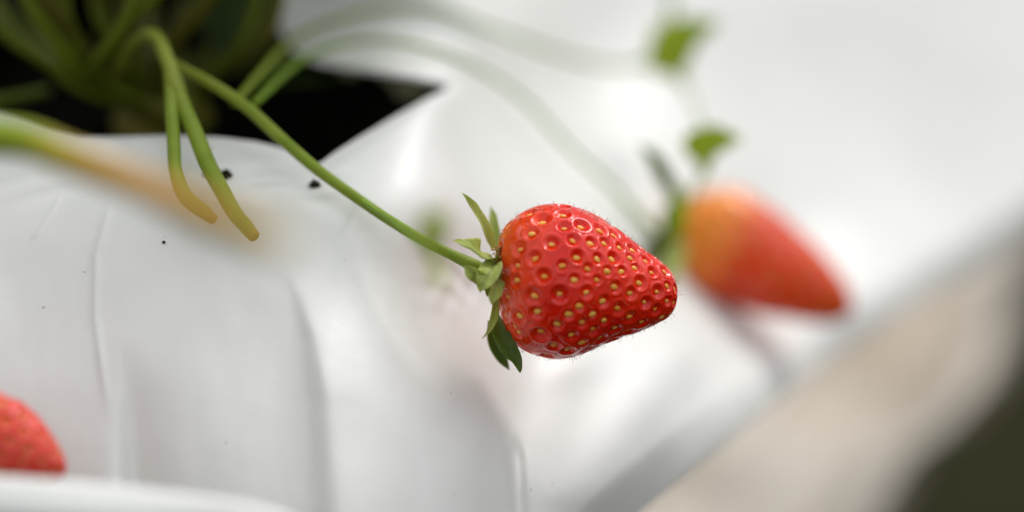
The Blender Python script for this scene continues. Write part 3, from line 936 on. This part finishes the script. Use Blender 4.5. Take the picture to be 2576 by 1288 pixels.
leaf([(350,258,476),(200,190,486),(60,100,496),(-120,-40,510),(-360,-260,520)], 44, 52, UPW, 69)
# a dark leaf standing upright behind the crown, in the shade
def standing(rows, seed, m=M_LEAF, nrm=None):
    mid = [P(x, y, d) for x, y, d, w in rows]; wd = [w * K * d for x, y, d, w in rows]
    v, f, a = blade(mid, wd, -FWD if nrm is None else nrm, cup=.12, thick=.4, nu=60, nv=19, teeth=11, tooth=.2, ruffle=.05, seed=seed, veins=8)
    return mesh_obj("leaflet", v, f, m, plant, attrs={'midrib': a, 'tint': np.zeros(len(v))})
standing([(600,190,478,20),(610,120,478,150),(600,20,480,230),(580,-100,482,240),(560,-260,486,20)], 71)
M_OLIVE = green_mat("olive_petiole", (.115, .155, .008), (.18, .23, .014))
def young(rows, seed):
    v, f, tn = pxtube(rows, n=60, seed=seed)
    mesh_obj("petiole", v, f, M_OLIVE, plant, attrs={'tint': tn})
for k_, rows in enumerate([
  [(330,262,466,34,0),(200,190,452,37,0),(146,109,446,38,0),(95,45,441,38,0),(40,-60,436,40,0),(-40,-260,432,40,0)],
  [(340,258,468,30,0),(215,170,458,31,0),(180,80,452,34,0),(160,0,449,34,0),(150,-140,448,34,0)],
  [(350,262,464,30,0),(240,180,452,31,0),(292,90,446,33,0),(325,30,444,33,0),(370,-70,442,33,0),(430,-240,440,33,0)],
  [(300,240,462,25,0),(290,130,452,27,0),(325,55,446,28,0),(390,-5,443,28,0),(470,-110,440,28,0)],
  [(360,262,472,30,0),(330,170,466,33,0),(262,60,462,36,0),(240,-40,460,36,0),(230,-200,460,36,0)],
  [(380,258,478,30,0),(420,150,478,31,0),(470,50,480,33,0),(500,-60,482,33,0),(540,-240,484,33,0)],
  [(400,262,484,30,0),(500,160,486,31,0),(590,60,488,33,0),(650,-60,490,33,0)],
  [(420,262,478,25,0),(520,200,468,25,0),(600,120,462,27,0),(640,30,460,27,0),(660,-80,460,27,0)],
  [(330,262,480,27,0),(160,170,486,30,0),(60,90,492,31,0),(-60,-30,498,33,0)],
  [(300,262,462,22,0),(200,228,454,24,0),(130,170,450,25,0),(20,90,446,27,0),(-90,-20,444,27,0)]]):
    young(rows, 200 + k_)
standing([(700,215,470,16),(800,205,474,44),(900,212,477,40),(990,216,478,4)], 74, nrm=(0,-.3,1))

# soil crumbs on the film
def crumb(px, py, size, label):
    d = float(tps(np.array([float(px)]), np.array([float(py)]))[0] + folds(np.array([float(px)]), np.array([float(py)]))[0])
    c = P(px, py, d - size * K * d * .35)
    bm = bmesh.new()
    bmesh.ops.create_icosphere(bm, subdivisions=4, radius=1)
    r = size * K * d / 2
    for v in bm.verts:
        k = mnoise.fractal(v.co * 1.9 + Vector((px, py, 0)), 1, 2, 5)
        v.co = v.co * (1 + .55 * k) * r * MM
        v.co.z *= .8
    me = bpy.data.meshes.new("soil_crumb"); bm.to_mesh(me); bm.free()
    me.materials.append(M_CRUMB)
    o = bpy.data.objects.new("soil_crumb", me); COL.objects.link(o); o.location = c * MM
    tag(o, label, "soil crumb", "soil crumbs on the film")
crumb(567, 440, 28, "dark soil crumb on white film beside the thick cut stalk")
crumb(793, 465, 26, "dark soil crumb on white film under the long fruit stem")
crumb(412, 609, 8, "tiny dark soil speck on white film below the bent stalk")
crumb(516, 440, 12, "small soil crumb touching the left side of the cut stalk")
